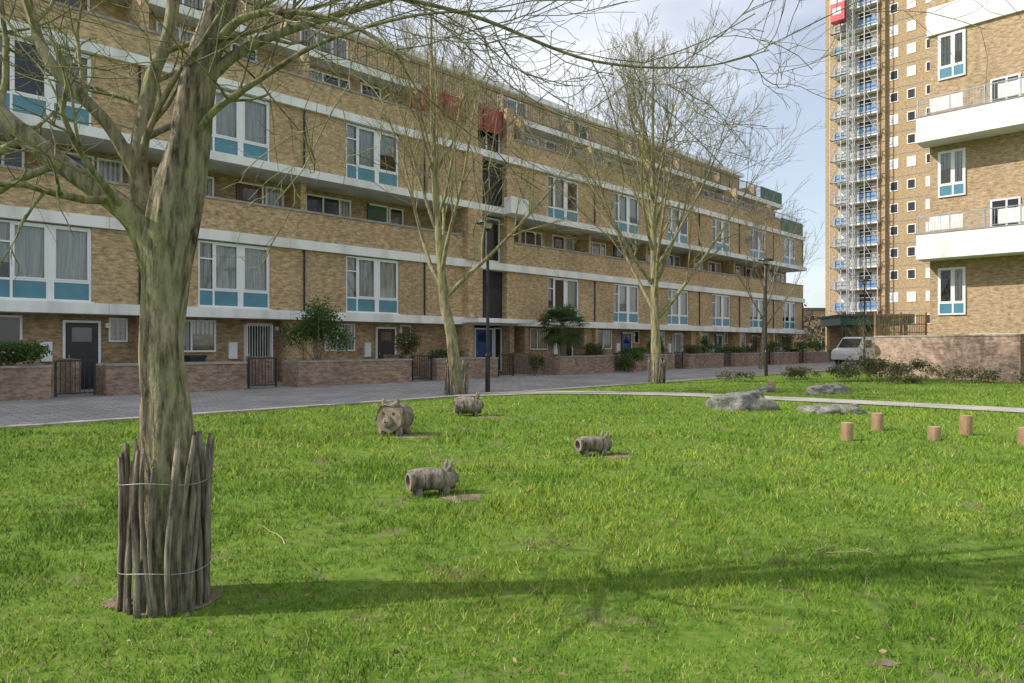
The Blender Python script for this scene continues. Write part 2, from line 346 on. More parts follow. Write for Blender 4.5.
# ------------------------------------------------------------------ foliage helper
def leaves(name,clumps,n,size,mat,parent=None,seed=1,loc=None):
    rg=np.random.default_rng(seed)
    cs=np.array([c[:3] for c in clumps]); rs=np.array([c[3:6] for c in clumps])
    vol=rs.prod(axis=1); idx=rg.choice(len(clumps),n,p=vol/vol.sum())
    d=rg.normal(size=(n,3)); d/=np.linalg.norm(d,axis=1)[:,None]
    rad=rg.random(n)**.45
    p=cs[idx]+d*rad[:,None]*rs[idx]*(1+.15*rg.normal(size=(n,1)))
    p[:,2]=np.maximum(p[:,2],.02)
    a=rg.normal(size=(n,3)); a/=np.linalg.norm(a,axis=1)[:,None]
    b=rg.normal(size=(n,3)); b-=a*(a*b).sum(1)[:,None]; b/=np.linalg.norm(b,axis=1)[:,None]
    s=size*(.6+.8*rg.random(n))[:,None]
    v=np.stack([p-a*s,p+b*s*.45,p+a*s,p-b*s*.45],axis=1).reshape(-1,3)
    me=bpy.data.meshes.new(name); me.vertices.add(4*n); me.vertices.foreach_set('co',v.ravel())
    me.loops.add(4*n); me.loops.foreach_set('vertex_index',np.arange(4*n)); me.polygons.add(n)
    me.polygons.foreach_set('loop_start',np.arange(n)*4); me.polygons.foreach_set('loop_total',np.full(n,4))
    me.materials.append(M[mat]); at=me.attributes.new('rnd','FLOAT','POINT')
    hr=np.clip(rg.random(n)*.6+.4*rad,0,1); at.data.foreach_set('value',np.repeat(hr,4)); me.update(); me.validate()
    o=bpy.data.objects.new(name,me); scene.collection.objects.link(o)
    if parent: o.parent=parent
    if loc: o.location=loc
    return o
def shrub(name,s,y,z,w,h,mat='leaf',n=1800,size=.055,seed=1):
    e=empty(name,(-9.72+.7071*(s-y),24.2+.7071*(s+y),0),R(45)); rg=random.Random(seed)
    cl=[]
    for i in range(9):
        cl.append((rg.uniform(-.5,.5)*w*.7,rg.uniform(-.3,.3)*w,z+h*rg.uniform(.3,.8),w*rg.uniform(.18,.3),w*rg.uniform(.18,.3),h*rg.uniform(.15,.28)))
    V,F=[],[]
    for c in cl:
        tube(V,F,[Vector((0,0,z-.05)),Vector((c[0]*.5,c[1]*.5,z+(c[2]-z)*.5)),Vector(c[:3])],[.03,.02,.01],5)
    meshobj('stems',V,F,M['bark'],e); leaves('foliage',cl,n,size,mat,e,seed); return e
for i,(a,b_) in enumerate([(-16.3,-12.3),(-10.4,-6.07),(-4.8,-.9),(.86,5.48),(6.7,10.0),(14.0,18.2),(19.8,23.9),(25.4,29.6),(31.1,35.3),(36.8,41.0),(42.5,46.8)]):
    e=empty('garden_planter_wall',(-9.72,24.2,0),R(45)); K=Kit(); H=.82
    K.box('front_wall','brick_w',a,b_,-2.9,-2.68,0,H); K.box('back_wall','brick_w',a,b_,-1.95,-1.8,0,H)
    K.box('side_walls','brick_w',a,a+.2,-2.68,-1.95,0,H); K.box('side_walls','brick_w',b_-.2,b_,-2.68,-1.95,0,H)
    K.box('coping','cope',a-.02,b_+.02,-2.93,-2.65,H,H+.06)
    K.box('coping','cope',a-.02,b_+.02,-1.97,-1.77,H,H+.055)
    K.box('soil','soil',a+.2,b_-.2,-2.68,-1.95,.1,H-.1)
    K.box('garden_divider','brick_w',a-.5,a-.3,-1.6,.0,0,1.0)
    K.build(e)
    g=empty('garden_gate',(-9.72,24.2,0),R(45)); K=Kit()
    railing(K,b_+.12,b_+1.05,-2.8,.04,1.0,'black',.11,'gate_bars',.9); K.build(g)
    if i%2==0:
        w_=empty('wheelie_bin',(-9.72,24.2,0),R(45)); K=Kit(); s=b_-.9
        K.box('bin_body','black' if i%4 else 'doorgn',s,s+.5,-.7,-.15,.08,.98); K.box('bin_lid','black',s-.03,s+.53,-.76,-.1,.98,1.06)
        for q in (.06,.44): K.cyl('bin_wheels','tyre',(s+q-.03,-.15,.1),(s+q+.03,-.15,.1),.1,None,10)
        K.build(w_)
shrub('rounded_shrub',1.9,-2.3,.75,2.1,2.3,'leaf',5200,.05,3)
shrub('low_shrub',-6.95,-2.4,.78,1.7,.75,'leaf',2600,.05,4)
shrub('low_shrub',-8.6,-2.4,.78,1.7,.8,'leaf',1800,.05,14)
shrub('low_shrub',-3.3,-2.3,.7,.8,.35,'leaf2',500,.04,5)
shrub('low_shrub',6.3,-1.5,.1,1.1,2.0,'leaf2',1600,.05,6)
shrub('low_shrub',7.6,-2.3,.7,1.4,.6,'leaf2',900,.05,8)
shrub('low_shrub',12.6,-2.6,.0,.8,1.2,'leaf2',700,.05,9)
for j,(s,w,h,mm) in enumerate([(17.2,1.2,.9,'leaf2'),(21,1.8,.6,'leaf'),(23,1,1.3,'leaf'),(26.5,1.5,.8,'leaf2'),(28.6,1.2,1.2,'leaf'),(32,2,.7,'leaf'),(34.5,1.2,1.4,'leaf2'),(38,2.2,1.0,'leaf'),(40.5,1,1.6,'leaf2'),(43.4,2,1.1,'leaf'),(46,2,1.5,'leaf')]):
    shrub('low_shrub',s,-2.3,.7,w,h,mm,900,.06,20+j)
shrub('clipped_hedge',18.9,-3.3,0,1.6,1.1,'leaf',1800,.05,40)
def palm(s,y):
    e=empty('palm_tree',(-9.72+.7071*(s-y),24.2+.7071*(s+y),0),0); rg=random.Random(5)
    V,F=[],[]; tube(V,F,[Vector((0,0,0)),Vector((.03,0,.8)),Vector((0,0,1.6)),Vector((0,0,2.35))],[.17,.15,.14,.10],10); meshobj('trunk',V,F,M['bark'],e)
    V,F,A=[],[],[]
    for i in range(90):
        az=rg.uniform(0,6.28); el=rg.uniform(-.8,1.35); L=rg.uniform(1.1,1.6)
        d=Vector((math.cos(az)*math.cos(el),math.sin(az)*math.cos(el),math.sin(el))); p0=Vector((0,0,2.3))
        hub=p0+d*L*.5-Vector((0,0,.06)); side=d.cross(Vector((0,0,1))).normalized(); rr=rg.random()
        n=len(V); V+=[p0+side*.012,p0-side*.012,hub-side*.012,hub+side*.012]; F.append((n,n+1,n+2,n+3)); A+=[rr]*4
        for k in range(13):
            t=(k-6)/6*1.35; dd=d*math.cos(t)+side*math.sin(t); tip=hub+dd*L*.52-Vector((0,0,.16+.1*rg.random())); mid=hub+dd*L*.28
            w=side*math.cos(t)*.03-d*math.sin(t)*.03
            n=len(V); V+=[hub,mid+w,tip,mid-w]; F.append((n,n+1,n+2,n+3)); A+=[min(1,rr*.6+rg.random()*.5)]*4
    o=meshobj('fronds',V,F,M['palm'],e); at=o.data.attributes.new('rnd','FLOAT','POINT'); at.data.foreach_set('value',A)
palm(14.9,-2.3)
# ------------------------------------------------------------------ ground, pavement, paths
def sheet(name,pts,z,mat):
    return meshobj(name,[(p[0],p[1],z) for p in pts],[tuple(range(len(pts)))],M[mat])
sheet('ground',[(-700,-700),(700,-700),(700,900),(-700,900)],0,'ground')
meshobj('pavement',[(-60,-9.6,.008),(60,-9.6,.008),(60,1,.008),(-60,1,.008)],[(0,1,2,3)],M['paving'],None,False,(-9.72,24.2,0),R(45))
meshobj('pavement_edging',[(-60,-9.85,0),(60,-9.85,0),(60,-9.6,0),(-60,-9.6,0),(-60,-9.85,.03),(60,-9.85,.03),(60,-9.6,.03),(-60,-9.6,.03)],
        [(4,5,6,7),(0,1,5,4),(2,3,7,6)],M['kerb'],None,False,(-9.72,24.2,0),R(45))
meshobj('road',[(49.5,-30,.012),(140,-30,.012),(140,50,.012),(49.5,50,.012)],[(0,1,2,3)],M['asphalt'],None,False,(-9.72,24.2,0),R(45))
pathpts=[(-1.6,19.0),(0.8,20.1),(3,19.9),(5.3,19.0),(8.3,16.8),(10.9,14.5),(14,11.5),(17.5,7),(20,2),(21,-4)]
def smoothline(P,k=6):
    out=[]
    P=[Vector(p) for p in P]
    for i in range(len(P)-1):
        p0=P[max(i-1,0)];p1=P[i];p2=P[i+1];p3=P[min(i+2,len(P)-1)]
        for j in range(k):
            t=j/k; out.append(.5*((2*p1)+(p2-p0)*t+(2*p0-5*p1+4*p2-p3)*t*t+(3*p1-p0-3*p2+p3)*t**3))
    out.append(P[-1]); return out
pl=smoothline(pathpts); V=[];F=[]
for i,p in enumerate(pl):
    d=(pl[min(i+1,len(pl)-1)]-pl[max(i-1,0)]).normalized(); nrm=Vector((-d.y,d.x)); w=.62
    V+=[(p.x+nrm.x*w,p.y+nrm.y*w,.02),(p.x-nrm.x*w,p.y-nrm.y*w,.02)]
    if i: n=len(V)-4; F.append((n,n+1,n+3,n+2))
meshobj('footpath',V,F,M['path'])
# ------------------------------------------------------------------ grass
rg=np.random.default_rng(11)
def vnoise(x,y,s,seed):
    r=np.random.default_rng(seed).random((256,256)); x=x*s+100; y=y*s+100
    xi=np.floor(x).astype(int); yi=np.floor(y).astype(int); fx=x-xi; fy=y-yi; fx=fx*fx*(3-2*fx); fy=fy*fy*(3-2*fy)
    g=lambda a,b:r[a%256,b%256]
    return (g(xi,yi)*(1-fx)+g(xi+1,yi)*fx)*(1-fy)+(g(xi,yi+1)*(1-fx)+g(xi+1,yi+1)*fx)*fy
Xs=[];Ys=[]
for (y0,y1,rho) in ((1.6,3.2,6000),(3.2,4.5,5600),(4.5,6,4000),(6,8,2400),(8,11,1300),(11,15,700),(15,20,360),(20,27,180),(27,40,50)):
    w=.8*y1+1.2; n=int((y1-y0)*2*w*rho); Xs.append(rg.uniform(-w,w,n)); Ys.append(rg.uniform(y0,y1,n))
X=np.concatenate(Xs);Y=np.concatenate(Ys)
keep=((Y-X)*.7071<14.15+.12*vnoise(X,Y,3,77))
P2=np.array([(p.x,p.y) for p in pl]); dm_=np.full(len(X),9.)
for p in P2:
    dm_=np.minimum(dm_,np.hypot(X-p[0],Y-p[1]))
keep&=dm_>.66+.14*vnoise(X,Y,2.5,78)
def bare(x,y):
    s=np.zeros_like(x)
    for (bx,by,br_) in ((-.45,6.25,.4),(-.2,6.5,.35),(-1.5,10.4,.6),(-1.2,10.8,.5),(-.5,13.3,.5),(1.3,8.55,.35),(-1.88,3.75,.46),(1.65,3.05,.08),(-1.9,8.9,.4),(-.6,8.0,.3),(-.9,4.2,.3),(.1,5.2,.3)):
        s=np.maximum(s,1-np.hypot(x-bx,(y-by))/br_)
    return np.clip(s,0,1)
patch=vnoise(X,Y,2.2,5)*.5+vnoise(X,Y,6,6)*.3+vnoise(X,Y,14,7)*.2
bq=bare(X,Y)
keep&=~((patch>.66)&(rg.random(len(X))<.8)); keep&=rg.random(len(X))>bq*1.9*vnoise(X,Y,7,31); keep&=rg.random(len(X))<(.45+.6*vnoise(X,Y,9,9))
X=X[keep];Y=Y[keep]; n=len(X)
tall=.5+1.1*vnoise(X,Y,4,12)*vnoise(X,Y,1.3,13)*1.8
h=(.018+.026*rg.random(n))*tall; sc=np.maximum(1,Y/4)**.75; w=.0021*sc*(.7+.6*rg.random(n)); h=h*np.minimum(sc,1.5)
az=rg.uniform(0,2*np.pi,n); laz=rg.uniform(0,2*np.pi,n); lean=h*rg.uniform(.2,1.2,n)
v=np.zeros((n,3,3)); v[:,0,0]=X-np.cos(az)*w; v[:,0,1]=Y-np.sin(az)*w; v[:,1,0]=X+np.cos(az)*w; v[:,1,1]=Y+np.sin(az)*w
v[:,2,0]=X+np.cos(laz)*lean; v[:,2,1]=Y+np.sin(laz)*lean; v[:,2,2]=h
me=bpy.data.meshes.new('lawn_grass'); me.vertices.add(3*n); me.vertices.foreach_set('co',v.ravel()); me.loops.add(3*n)
me.loops.foreach_set('vertex_index',np.arange(3*n)); me.polygons.add(n); me.polygons.foreach_set('loop_start',np.arange(n)*3); me.polygons.foreach_set('loop_total',np.full(n,3))
at=me.attributes.new('rnd','FLOAT','POINT'); rr=rg.random(n)*.88; rr[rg.random(n)<.02+.10*np.clip(vnoise(X,Y,1.1,44)-.45,0,1)]=1; at.data.foreach_set('value',np.repeat(rr,3))
tone=vnoise(X,Y,.5,8)*.25+vnoise(X,Y,1.7,18)*.3+vnoise(X,Y,5,28)*.25+vnoise(X,Y,12,29)*.2; tone=np.clip((tone-.5)*2.4+.5,0,1)
at=me.attributes.new('tone','FLOAT','POINT'); at.data.foreach_set('value',np.repeat(tone,3))
me.materials.append(M['grass']); me.update()
o=bpy.data.objects.new('lawn_grass',me); scene.collection.objects.link(o)
k_=0
for (bx,by,br_) in ((-.42,6.3,.28),(-1.45,10.5,.42),(-.45,13.35,.34),(1.3,8.6,.22),(-1.88,3.75,.36),(1.66,3.02,.06)):
    V=[(bx+math.cos(a)*br_*(.75+.5*mnoise.noise(Vector((math.cos(a)*1.5,math.sin(a)*1.5,k_*3.1)))),by+math.sin(a)*br_*.8*(.75+.5*mnoise.noise(Vector((math.cos(a)*2,math.sin(a)*2,k_*5.1)))),.004) for a in [2*math.pi*j/30 for j in range(30)]]
    meshobj('bare_soil_patch',V,[tuple(range(30))],M['dirt']); k_+=1
lr=random.Random(3)
leaves('leaf_litter',[(lr.uniform(-.7,.7)*yy,yy,.022,.5,.5,.006) for yy in [2.9+9*lr.random()**1.5 for _ in range(130)]],420,.017,'litter',None,8)
# ------------------------------------------------------------------ trees
def rot_dir(d,ang,rg):
    ax=d.orthogonal().normalized(); ax=Matrix.Rotation(rg.uniform(0,2*math.pi),3,d)@ax
    return (Matrix.Rotation(ang,3,ax)@d).normalized()
def branch(V,F,tips,p,d,L,r,lev,cfg,rg):
    maxlev=len(cfg)-1; c=cfg[lev]; ns=c.get('seg',5); pts=[p.copy()]; rs=[r]; dirs=[d.copy()]
    for i in range(ns):
        d=(d+Vector((rg.gauss(0,1),rg.gauss(0,1),rg.gauss(0,1)))*c['wob']+Vector((0,0,c['up']))).normalized()
        p=p+d*L/ns; pts.append(p.copy()); rs.append(max(c.get('rmin',.002),r*(1-(i+1)/ns*c.get('tap',.75)))); dirs.append(d.copy())
    tube(V,F,pts,rs,c.get('n',4))
    if lev==maxlev: tips.append(pts[-1]); tips.append(pts[-2]); return
    k=c['kids']
    for j in range(k):
        t=c.get('t0',.25)+(1-c.get('t0',.25))*(j+rg.random())/k; t=min(t,.99); q=t*ns; i=int(q); f=q-i
        pp=pts[i].lerp(pts[i+1],f); rr=rs[i]*(1-f)+rs[i+1]*f
        dd=rot_dir(dirs[i],R(rg.uniform(*c.get('ang',(25,55)))),rg)
        branch(V,F,tips,pp,dd,L*c['ratio']*rg.uniform(.7,1.2)*(1.15-.45*t),max(rr*c.get('rr',.6),.002),lev+1,cfg,rg)
def ridged(seed,amp):
    def w(t,p):
        return 1+amp*mnoise.noise(Vector((math.cos(t)*1.6+seed,math.sin(t)*1.6,p.z*1.1)))+amp*.5*mnoise.noise(Vector((math.cos(t)*5,math.sin(t)*5+seed,p.z*2.5)))
    return w
def splinepts(P,k=5):
    P=[(Vector(p[:3]),p[3]) for p in P]; o=[];r=[]
    for i in range(len(P)-1):
        g=lambda j:P[max(0,min(len(P)-1,j))]
        for j in range(k):
            t=j/k; p0,p1,p2,p3=g(i-1)[0],g(i)[0],g(i+1)[0],g(i+2)[0]
            o.append(.5*((2*p1)+(p2-p0)*t+(2*p0-5*p1+4*p2-p3)*t*t+(3*p1-p0-3*p2+p3)*t**3)); r.append(P[i][1]*(1-t)+P[i+1][1]*t)
    o.append(P[-1][0]); r.append(P[-1][1]); return o,r
def guard(e,x,y,R0,H,n,seed):
    rg=random.Random(seed); V,F=[],[]
    for i in range(n):
        a=2*math.pi*i/n+rg.uniform(-.10,.10); hh=H*rg.uniform(.88,1.08); lean=rg.uniform(-.05,.05)
        tw=rg.uniform(-.28,.28); r1=R0*rg.uniform(.97,1.12); r2=r1-lean; P=[]; ph=rg.uniform(0,6); am=rg.uniform(.008,.026)
        for k in range(9):
            t=k/8; rr=r1*(1-t)+r2*t+rg.uniform(-.003,.003); aa=a+tw*t+am/R0*math.sin(ph+t*5); P.append(Vector((x+math.cos(aa)*rr,y+math.sin(aa)*rr,-.05+(hh+.05)*t)))
        w=rg.uniform(.012,.021)*R0/.22; tube(V,F,P,[w*q for q in (1,1.08,.98,1.03,1,.95,.97,.9,.6)],6,True,ridged(i*1.7,.6))
    meshobj('paling_guard',V,F,M['pale'],e,True)
    V,F=[],[]
    for zz in (H*.25,H*.78):
        P=[Vector((x+math.cos(a)*(R0+.03),y+math.sin(a)*(R0+.03),zz+.012*math.sin(3*a))) for a in [2*math.pi*k/28 for k in range(29)]]; tube(V,F,P,[.0016]*29,4)
    meshobj('guard_wire',V,F,M['scaf'],e)
e=empty('bare_plane_tree'); rgt=random.Random(21)
Y0=3.75
def pp(l): return [(a,Y0+b,c,r) for a,b,c,r in l]
V,F=[],[]
trunk=pp([(-1.87,0,-.05,.18),(-1.87,0,.25,.15),(-1.87,0,.94,.128),(-1.90,0,1.45,.112),(-1.86,0,1.95,.115),(-1.79,.02,2.42,.098),(-1.70,.03,2.93,.085),(-1.6,.05,3.3,.075),(-1.5,.1,4.0,.06),(-1.45,.0,5.0,.045),(-1.5,-.1,6.3,.03),(-1.4,-.1,7.6,.012)])
o_,r_=splinepts(trunk,12); tube(V,F,o_,r_,36,False,ridged(1,.36))
meshobj('trunk',V,F,M['bark'],e,True)
limbs=[
 [(-1.93,0,1.75,.075),(-2.0,0,2.0,.066),(-2.13,-.02,2.16,.056),(-2.43,-.05,2.38,.05),(-2.78,-.1,2.68,.042),(-3.4,-.1,3.2,.035),(-4.1,0,4.0,.022),(-4.6,.1,5,.01)],
 [(-1.95,.05,1.9,.06),(-2.07,.08,2.25,.05),(-2.09,.12,2.55,.045),(-2.06,.2,2.95,.038),(-1.98,.25,3.3,.034),(-2.0,.4,4.3,.025),(-2.3,.6,5.6,.012)],
 [(-2.07,.08,2.3,.038),(-2.2,.0,2.6,.032),(-2.45,-.1,2.9,.028),(-2.6,-.1,3.3,.024),(-2.9,-.2,4.2,.016),(-3.1,-.2,5,.01)],
 [(-1.72,.02,2.8,.036),(-1.55,.1,3.02,.030),(-1.3,.2,3.2,.025),(-.7,.4,3.5,.019),(.2,.6,3.9,.014),(1.1,.7,4.4,.007)],
 [(-1.75,0,2.5,.024),(-1.6,-.05,2.66,.018),(-1.35,-.1,2.8,.014),(-1.0,-.15,2.98,.011),(-.5,-.2,3.1,.007),(0,-.25,3.1,.004)],
 [(-1.62,.04,3.2,.045),(-1.4,-.2,3.6,.036),(-.9,-.5,4.3,.028),(-.1,-.8,5.0,.02),(.7,-.9,5.6,.01)],
 [(-2.6,-.08,2.5,.024),(-2.75,-.1,2.42,.018),(-3.0,-.1,2.4,.014),(-3.5,-.2,2.5,.008)],
 [(-1.5,.1,4.0,.045),(-1.1,.6,4.7,.036),(-.4,1.2,5.5,.024),(.4,1.6,6.0,.01)],
 [(-1.5,.1,4.3,.04),(-1.9,-.6,5.2,.03),(-2.3,-1.0,6.3,.012)],
 [(-1.45,.1,4.6,.035),(-.6,.1,5.3,.03),(.4,.2,5.9,.02),(1.3,.3,6.2,.008)],
 [(-.7,.4,3.5,.013),(-.2,.5,3.42,.011),(.5,.6,3.2,.008),(1.2,.7,3.2,.005),(1.7,.8,3.35,.003)],
 [(-1.66,.02,3.0,.026),(-1.45,-.1,3.12,.02),(-1.15,-.2,3.12,.016),(-.8,-.3,3.0,.011),(-.5,-.35,2.8,.006)],
]
V,F=[],[]; tips=[]
cfgN=[dict(seg=6,wob=.15,up=.05,kids=6,ratio=.6,n=5,ang=(25,60),t0=.2,rmin=.0035,rr=.6),
      dict(seg=5,wob=.18,up=.07,kids=5,ratio=.6,n=4,ang=(25,55),t0=.2,rmin=.0024,rr=.6),
      dict(seg=4,wob=.18,up=.08,kids=0,ratio=.6,n=3,rmin=.0016,tap=.5)]
for L in limbs:
    o_,r_=splinepts(pp(L),8); tube(V,F,o_,r_,14,False,ridged(rgt.random()*9,.2))
    n_=len(o_)
    for j in range(10):
        i=int(n_*(.22+.76*(j+rgt.random())/10)); i=min(i,n_-2); d=(o_[i+1]-o_[i]).normalized()
        branch(V,F,tips,o_[i],rot_dir(d,R(rgt.uniform(30,65)),rgt),rgt.uniform(.7,1.5),max(.004,r_[i]*.45),0,cfgN,rgt)
meshobj('limbs_and_twigs',V,F,M['bark2'],e,True)
guard(e,-1.88,Y0,.205,.87,28,3)
def tree(name,x,y,H,r,fork,crown,lean,seed,bark,nlimb=11,budn=0,kids=(6,6,4),guardsz=True,rmin=.006,el0=50):
    e=empty(name); rg=random.Random(seed); V,F=[],[]; tips=[]
    P=[(x,y,-.05,r*1.25),(x+lean[0]*.05,y,.4,r*1.03),(x+lean[0]*.3,y+lean[1]*.3,fork*.6,r*.92),(x+lean[0]*.6,y+lean[1]*.5,fork,r*.82),(x+lean[0],y+lean[1],fork+(H-fork)*.4,r*.5),(x+lean[0]*1.1,y+lean[1],fork+(H-fork)*.75,r*.22),(x+lean[0],y,H,.01)]
    o_,r_=splinepts(P,7); tube(V,F,o_,r_,12,False,ridged(seed,.15)); n_=len(o_)
    cfg=[dict(seg=7,wob=.07,up=.10,kids=kids[0],ratio=.48,n=6,ang=(22,45),t0=.25,rmin=rmin*1.6,rr=.55,tap=.85),
         dict(seg=5,wob=.11,up=.08,kids=kids[1],ratio=.52,n=4,ang=(25,50),t0=.2,rmin=rmin*1.1,rr=.6),
         dict(seg=4,wob=.12,up=.08,kids=kids[2],ratio=.6,n=3,ang=(20,50),t0=.2,rmin=rmin*.8,rr=.7),
         dict(seg=3,wob=.12,up=.08,kids=0,ratio=.5,n=3,rmin=rmin*.6,tap=.4)]
    for j in range(nlimb):
        t=j/(nlimb-1); z=fork*.9+(H-fork)*.55*t; i=min(range(n_),key=lambda q:abs(o_[q].z-z)); a=j*2.4+rg.uniform(-.4,.4)
        el=R(el0+15*t+rg.uniform(-5,9)); d=Vector((math.cos(a)*math.cos(el),math.sin(a)*math.cos(el),math.sin(el)))
        L=(crown*1.35)*(1.15-.5*t)*rg.uniform(.85,1.1)
        branch(V,F,tips,o_[i],d,L,r_[i]*.52,0,cfg,rg)
    meshobj('trunk_and_branches',V,F,M[bark],e,True)
    if budn:
        idx=np.random.default_rng(seed); tp=np.array([tuple(t) for t in tips]); cl=tp[idx.integers(0,len(tp),min(budn,3000))]
        leaves('buds',[(c[0],c[1],c[2],.12,.12,.12) for c in cl],budn,.02,'bud',e,seed)
    if guardsz: guard(e,x+lean[0]*.03,y,.29,.95,16,seed)
    return e
tree('bare_street_tree',-1.54,19.4,12.5,.165,3.0,4.0,(-.7,.3),4,'bark3',12,4000,(7,6,4),True,.0075)
tree('bare_street_tree',5.33,25.3,12.8,.19,2.6,4.8,(-.1,.2),9,'bark3',16,8000,(8,7,4),True,.008)
tree('bare_street_tree',14.5,40,10,.13,2.5,3.6,(.3,.2),15,'bark',8,0,(6,5,3),False,.009)
# ------------------------------------------------------------------ log animals
def logseat(name,x,y,yaw,L,r,zc,legs=True,big=False):
    e=empty(name,(x,y,0),yaw); V,F=[],[]
    wf=ridged(x*3,.14)
    rs=[r*.9,r*.97,r*1.02,r*.98,r,r*.92]; P=[Vector((-L/2+L*i/5,0,zc+.01*math.sin(i))) for i in range(6)]
    tube(V,F,P,rs,24,False,wf); meshobj('log_body',V,F,M['logbark'],e,True)
    for sgn,xx,rr in ((-1,-L/2,r*.9),(1,L/2,r*.92)):
        V,F=[],[]; n=24; hollow=(sgn<0 and not big)
        for q,(dx,f) in enumerate([(0,1.0),(.004,.64),(-.07 if hollow else .005,.58)]):
            for k in range(n):
                a=2*math.pi*k/n; wv=wf(a,Vector((xx,0,zc))) if q==0 else 1
                V.append((xx+sgn*dx,math.sin(a)*rr*f*wv,zc-math.cos(a)*rr*f*wv))
        for q in range(2):
            for k in range(n): F.append((q*n+k,q*n+(k+1)%n,(q+1)*n+(k+1)%n,(q+1)*n+k))
        F.append(tuple(range(2*n,3*n))); meshobj('cut_end',V,F,M['logend'],e)
        if hollow: meshobj('hollow_mouth',[(xx+.068,math.cos(a)*rr*.5,zc+math.sin(a)*rr*.5) for a in [2*math.pi*k/16 for k in range(16)]],[tuple(range(16))],M['soil'],e)
    V,F=[],[]
    if big:
        # ears standing on the brow, short snout on the cut face, stub feet
        for s in (-1,1): tube(V,F,[Vector((-L/2+.06,s*r*.40,zc+r*.72)),Vector((-L/2+.07,s*r*.46,zc+r*1.05)),Vector((-L/2+.07,s*r*.48,zc+r*1.3))],[.055,.045,.014],9,True)
        tube(V,F,[Vector((-L/2-.002,0,zc-r*.22)),Vector((-L/2-.06,0,zc-r*.23)),Vector((-L/2-.075,0,zc-r*.23))],[r*.36,r*.31,r*.25],16,True)
        for sx in (-.32,.32):
            for s in (-1,1): tube(V,F,[Vector((L*sx,s*r*.55,zc-r*.55)),Vector((L*sx,s*r*.62,-.03))],[.06,.065],9,True)
    else:
        for s in (-1,1): tube(V,F,[Vector((L*.36,s*r*.45,zc+r*.75)),Vector((L*.40,s*r*.60,zc+r*1.2)),Vector((L*.42,s*r*.62,zc+r*1.6))],[.024,.022,.01],7,True)
        tube(V,F,[Vector((L/2-.01,0,zc)),Vector((L/2+.05,0,zc-.01))],[r*.5,r*.38],12,True)
    if legs:
        for sx in (-.30,.30):
            for s in (-1,1): tube(V,F,[Vector((L*sx,s*r*.5,zc-r*.6)),Vector((L*sx,s*r*.6,-.02))],[.035,.038],8,True)
    meshobj('carved_ears_and_feet',V,F,M['logbark'],e,True)
    V,F=[],[]
    for q in (-.2,.22): 
        P=[Vector((L*q,math.cos(a)*r*1.0,zc+math.sin(a)*r*1.0)) for a in [math.pi*2*k/20 for k in range(21)]]; tube(V,F,P,[.004]*21,4)
    if not big: meshobj('carved_grooves',V,F,M['soil'],e)
    else:
        V,F=[],[]
        for s in (-1,1):
            tube(V,F,[Vector((-L/2-.003,s*r*.36,zc+r*.32)),Vector((-L/2-.010,s*r*.36,zc+r*.32))],[.026,.022],10,True)
            tube(V,F,[Vector((-L/2-.076,s*r*.10,zc-r*.2)),Vector((-L/2-.079,s*r*.10,zc-r*.2))],[.014,.012],8,True)
        meshobj('carved_eyes_and_nostrils',V,F,M['soil'],e)
    return e
logseat('carved_log_animal',-.76,6.45,R(26),.44,.105,.14)
logseat('carved_log_animal',1.03,8.75,R(24),.44,.10,.14)
logseat('carved_log_animal',-.88,13.6,R(12),.52,.17,.21)
logseat('carved_log_animal',-1.83,10.75,R(72),.42,.24,.27,legs=False,big=True)
for i,(x,y,h,r) in enumerate([(4.92,10.1,.26,.085),(6.0,11.3,.28,.09),(6.2,10.1,.20,.085),(7.06,10.7,.30,.09),(7.2,9.65,.24,.09),(8.3,22,.26,.12)]):
    e=empty('timber_stepping_post',(x,y,0)); V,F=[],[]; tube(V,F,[Vector((0,0,-.05)),Vector((0,0,h*.5)),Vector((0,0,h-.015)),Vector((0,0,h))],[r,r*.98,r,r*.92],16,False,ridged(i,.08)); meshobj('post',V,F,M['stump'],e,True)
    V=[(math.cos(a)*r*.93,math.sin(a)*r*.93,h+.001) for a in [2*math.pi*k/16 for k in range(16)]]; meshobj('cut_top',V,[tuple(range(16))],M['stumptop'],e)
def boulder(x,y,w,d,h,rz,seed):
    bm=bmesh.new(); bmesh.ops.create_icosphere(bm,subdivisions=5,radius=1)
    for v in bm.verts:
        c=v.co.copy(); k=1+.34*mnoise.noise(c*1.1+Vector((seed,0,0)))+.14*mnoise.noise(c*2.6+Vector((0,seed,0)))+.06*mnoise.noise(c*7)+.03*mnoise.noise(c*16)
        rr=mnoise.noise(c*1.8+Vector((0,0,seed))); k-=.12*abs(rr)
        c=c*k; c.z=min(c.z,.72+.12*c.x+.08*mnoise.noise(c*3)); v.co=Vector((c.x*w/2,c.y*d/2,c.z*h/.75))
    me=bpy.data.meshes.new('boulder'); bm.to_mesh(me); bm.free(); me.materials.append(M['rock'])
    me.polygons.foreach_set('use_smooth',[True]*len(me.polygons))
    o=bpy.data.objects.new('boulder',me); o.location=(x,y,-.03); o.rotation_euler=(0,0,rz); scene.collection.objects.link(o)
boulder(5.05,15.0,1.45,.9,.40,.2,3); boulder(6.7,14.2,1.5,.8,.2,-.1,7); boulder(9.1,19.8,1.4,.8,.3,.3,12); boulder(7.6,20.6,.7,.5,.2,.3,15)
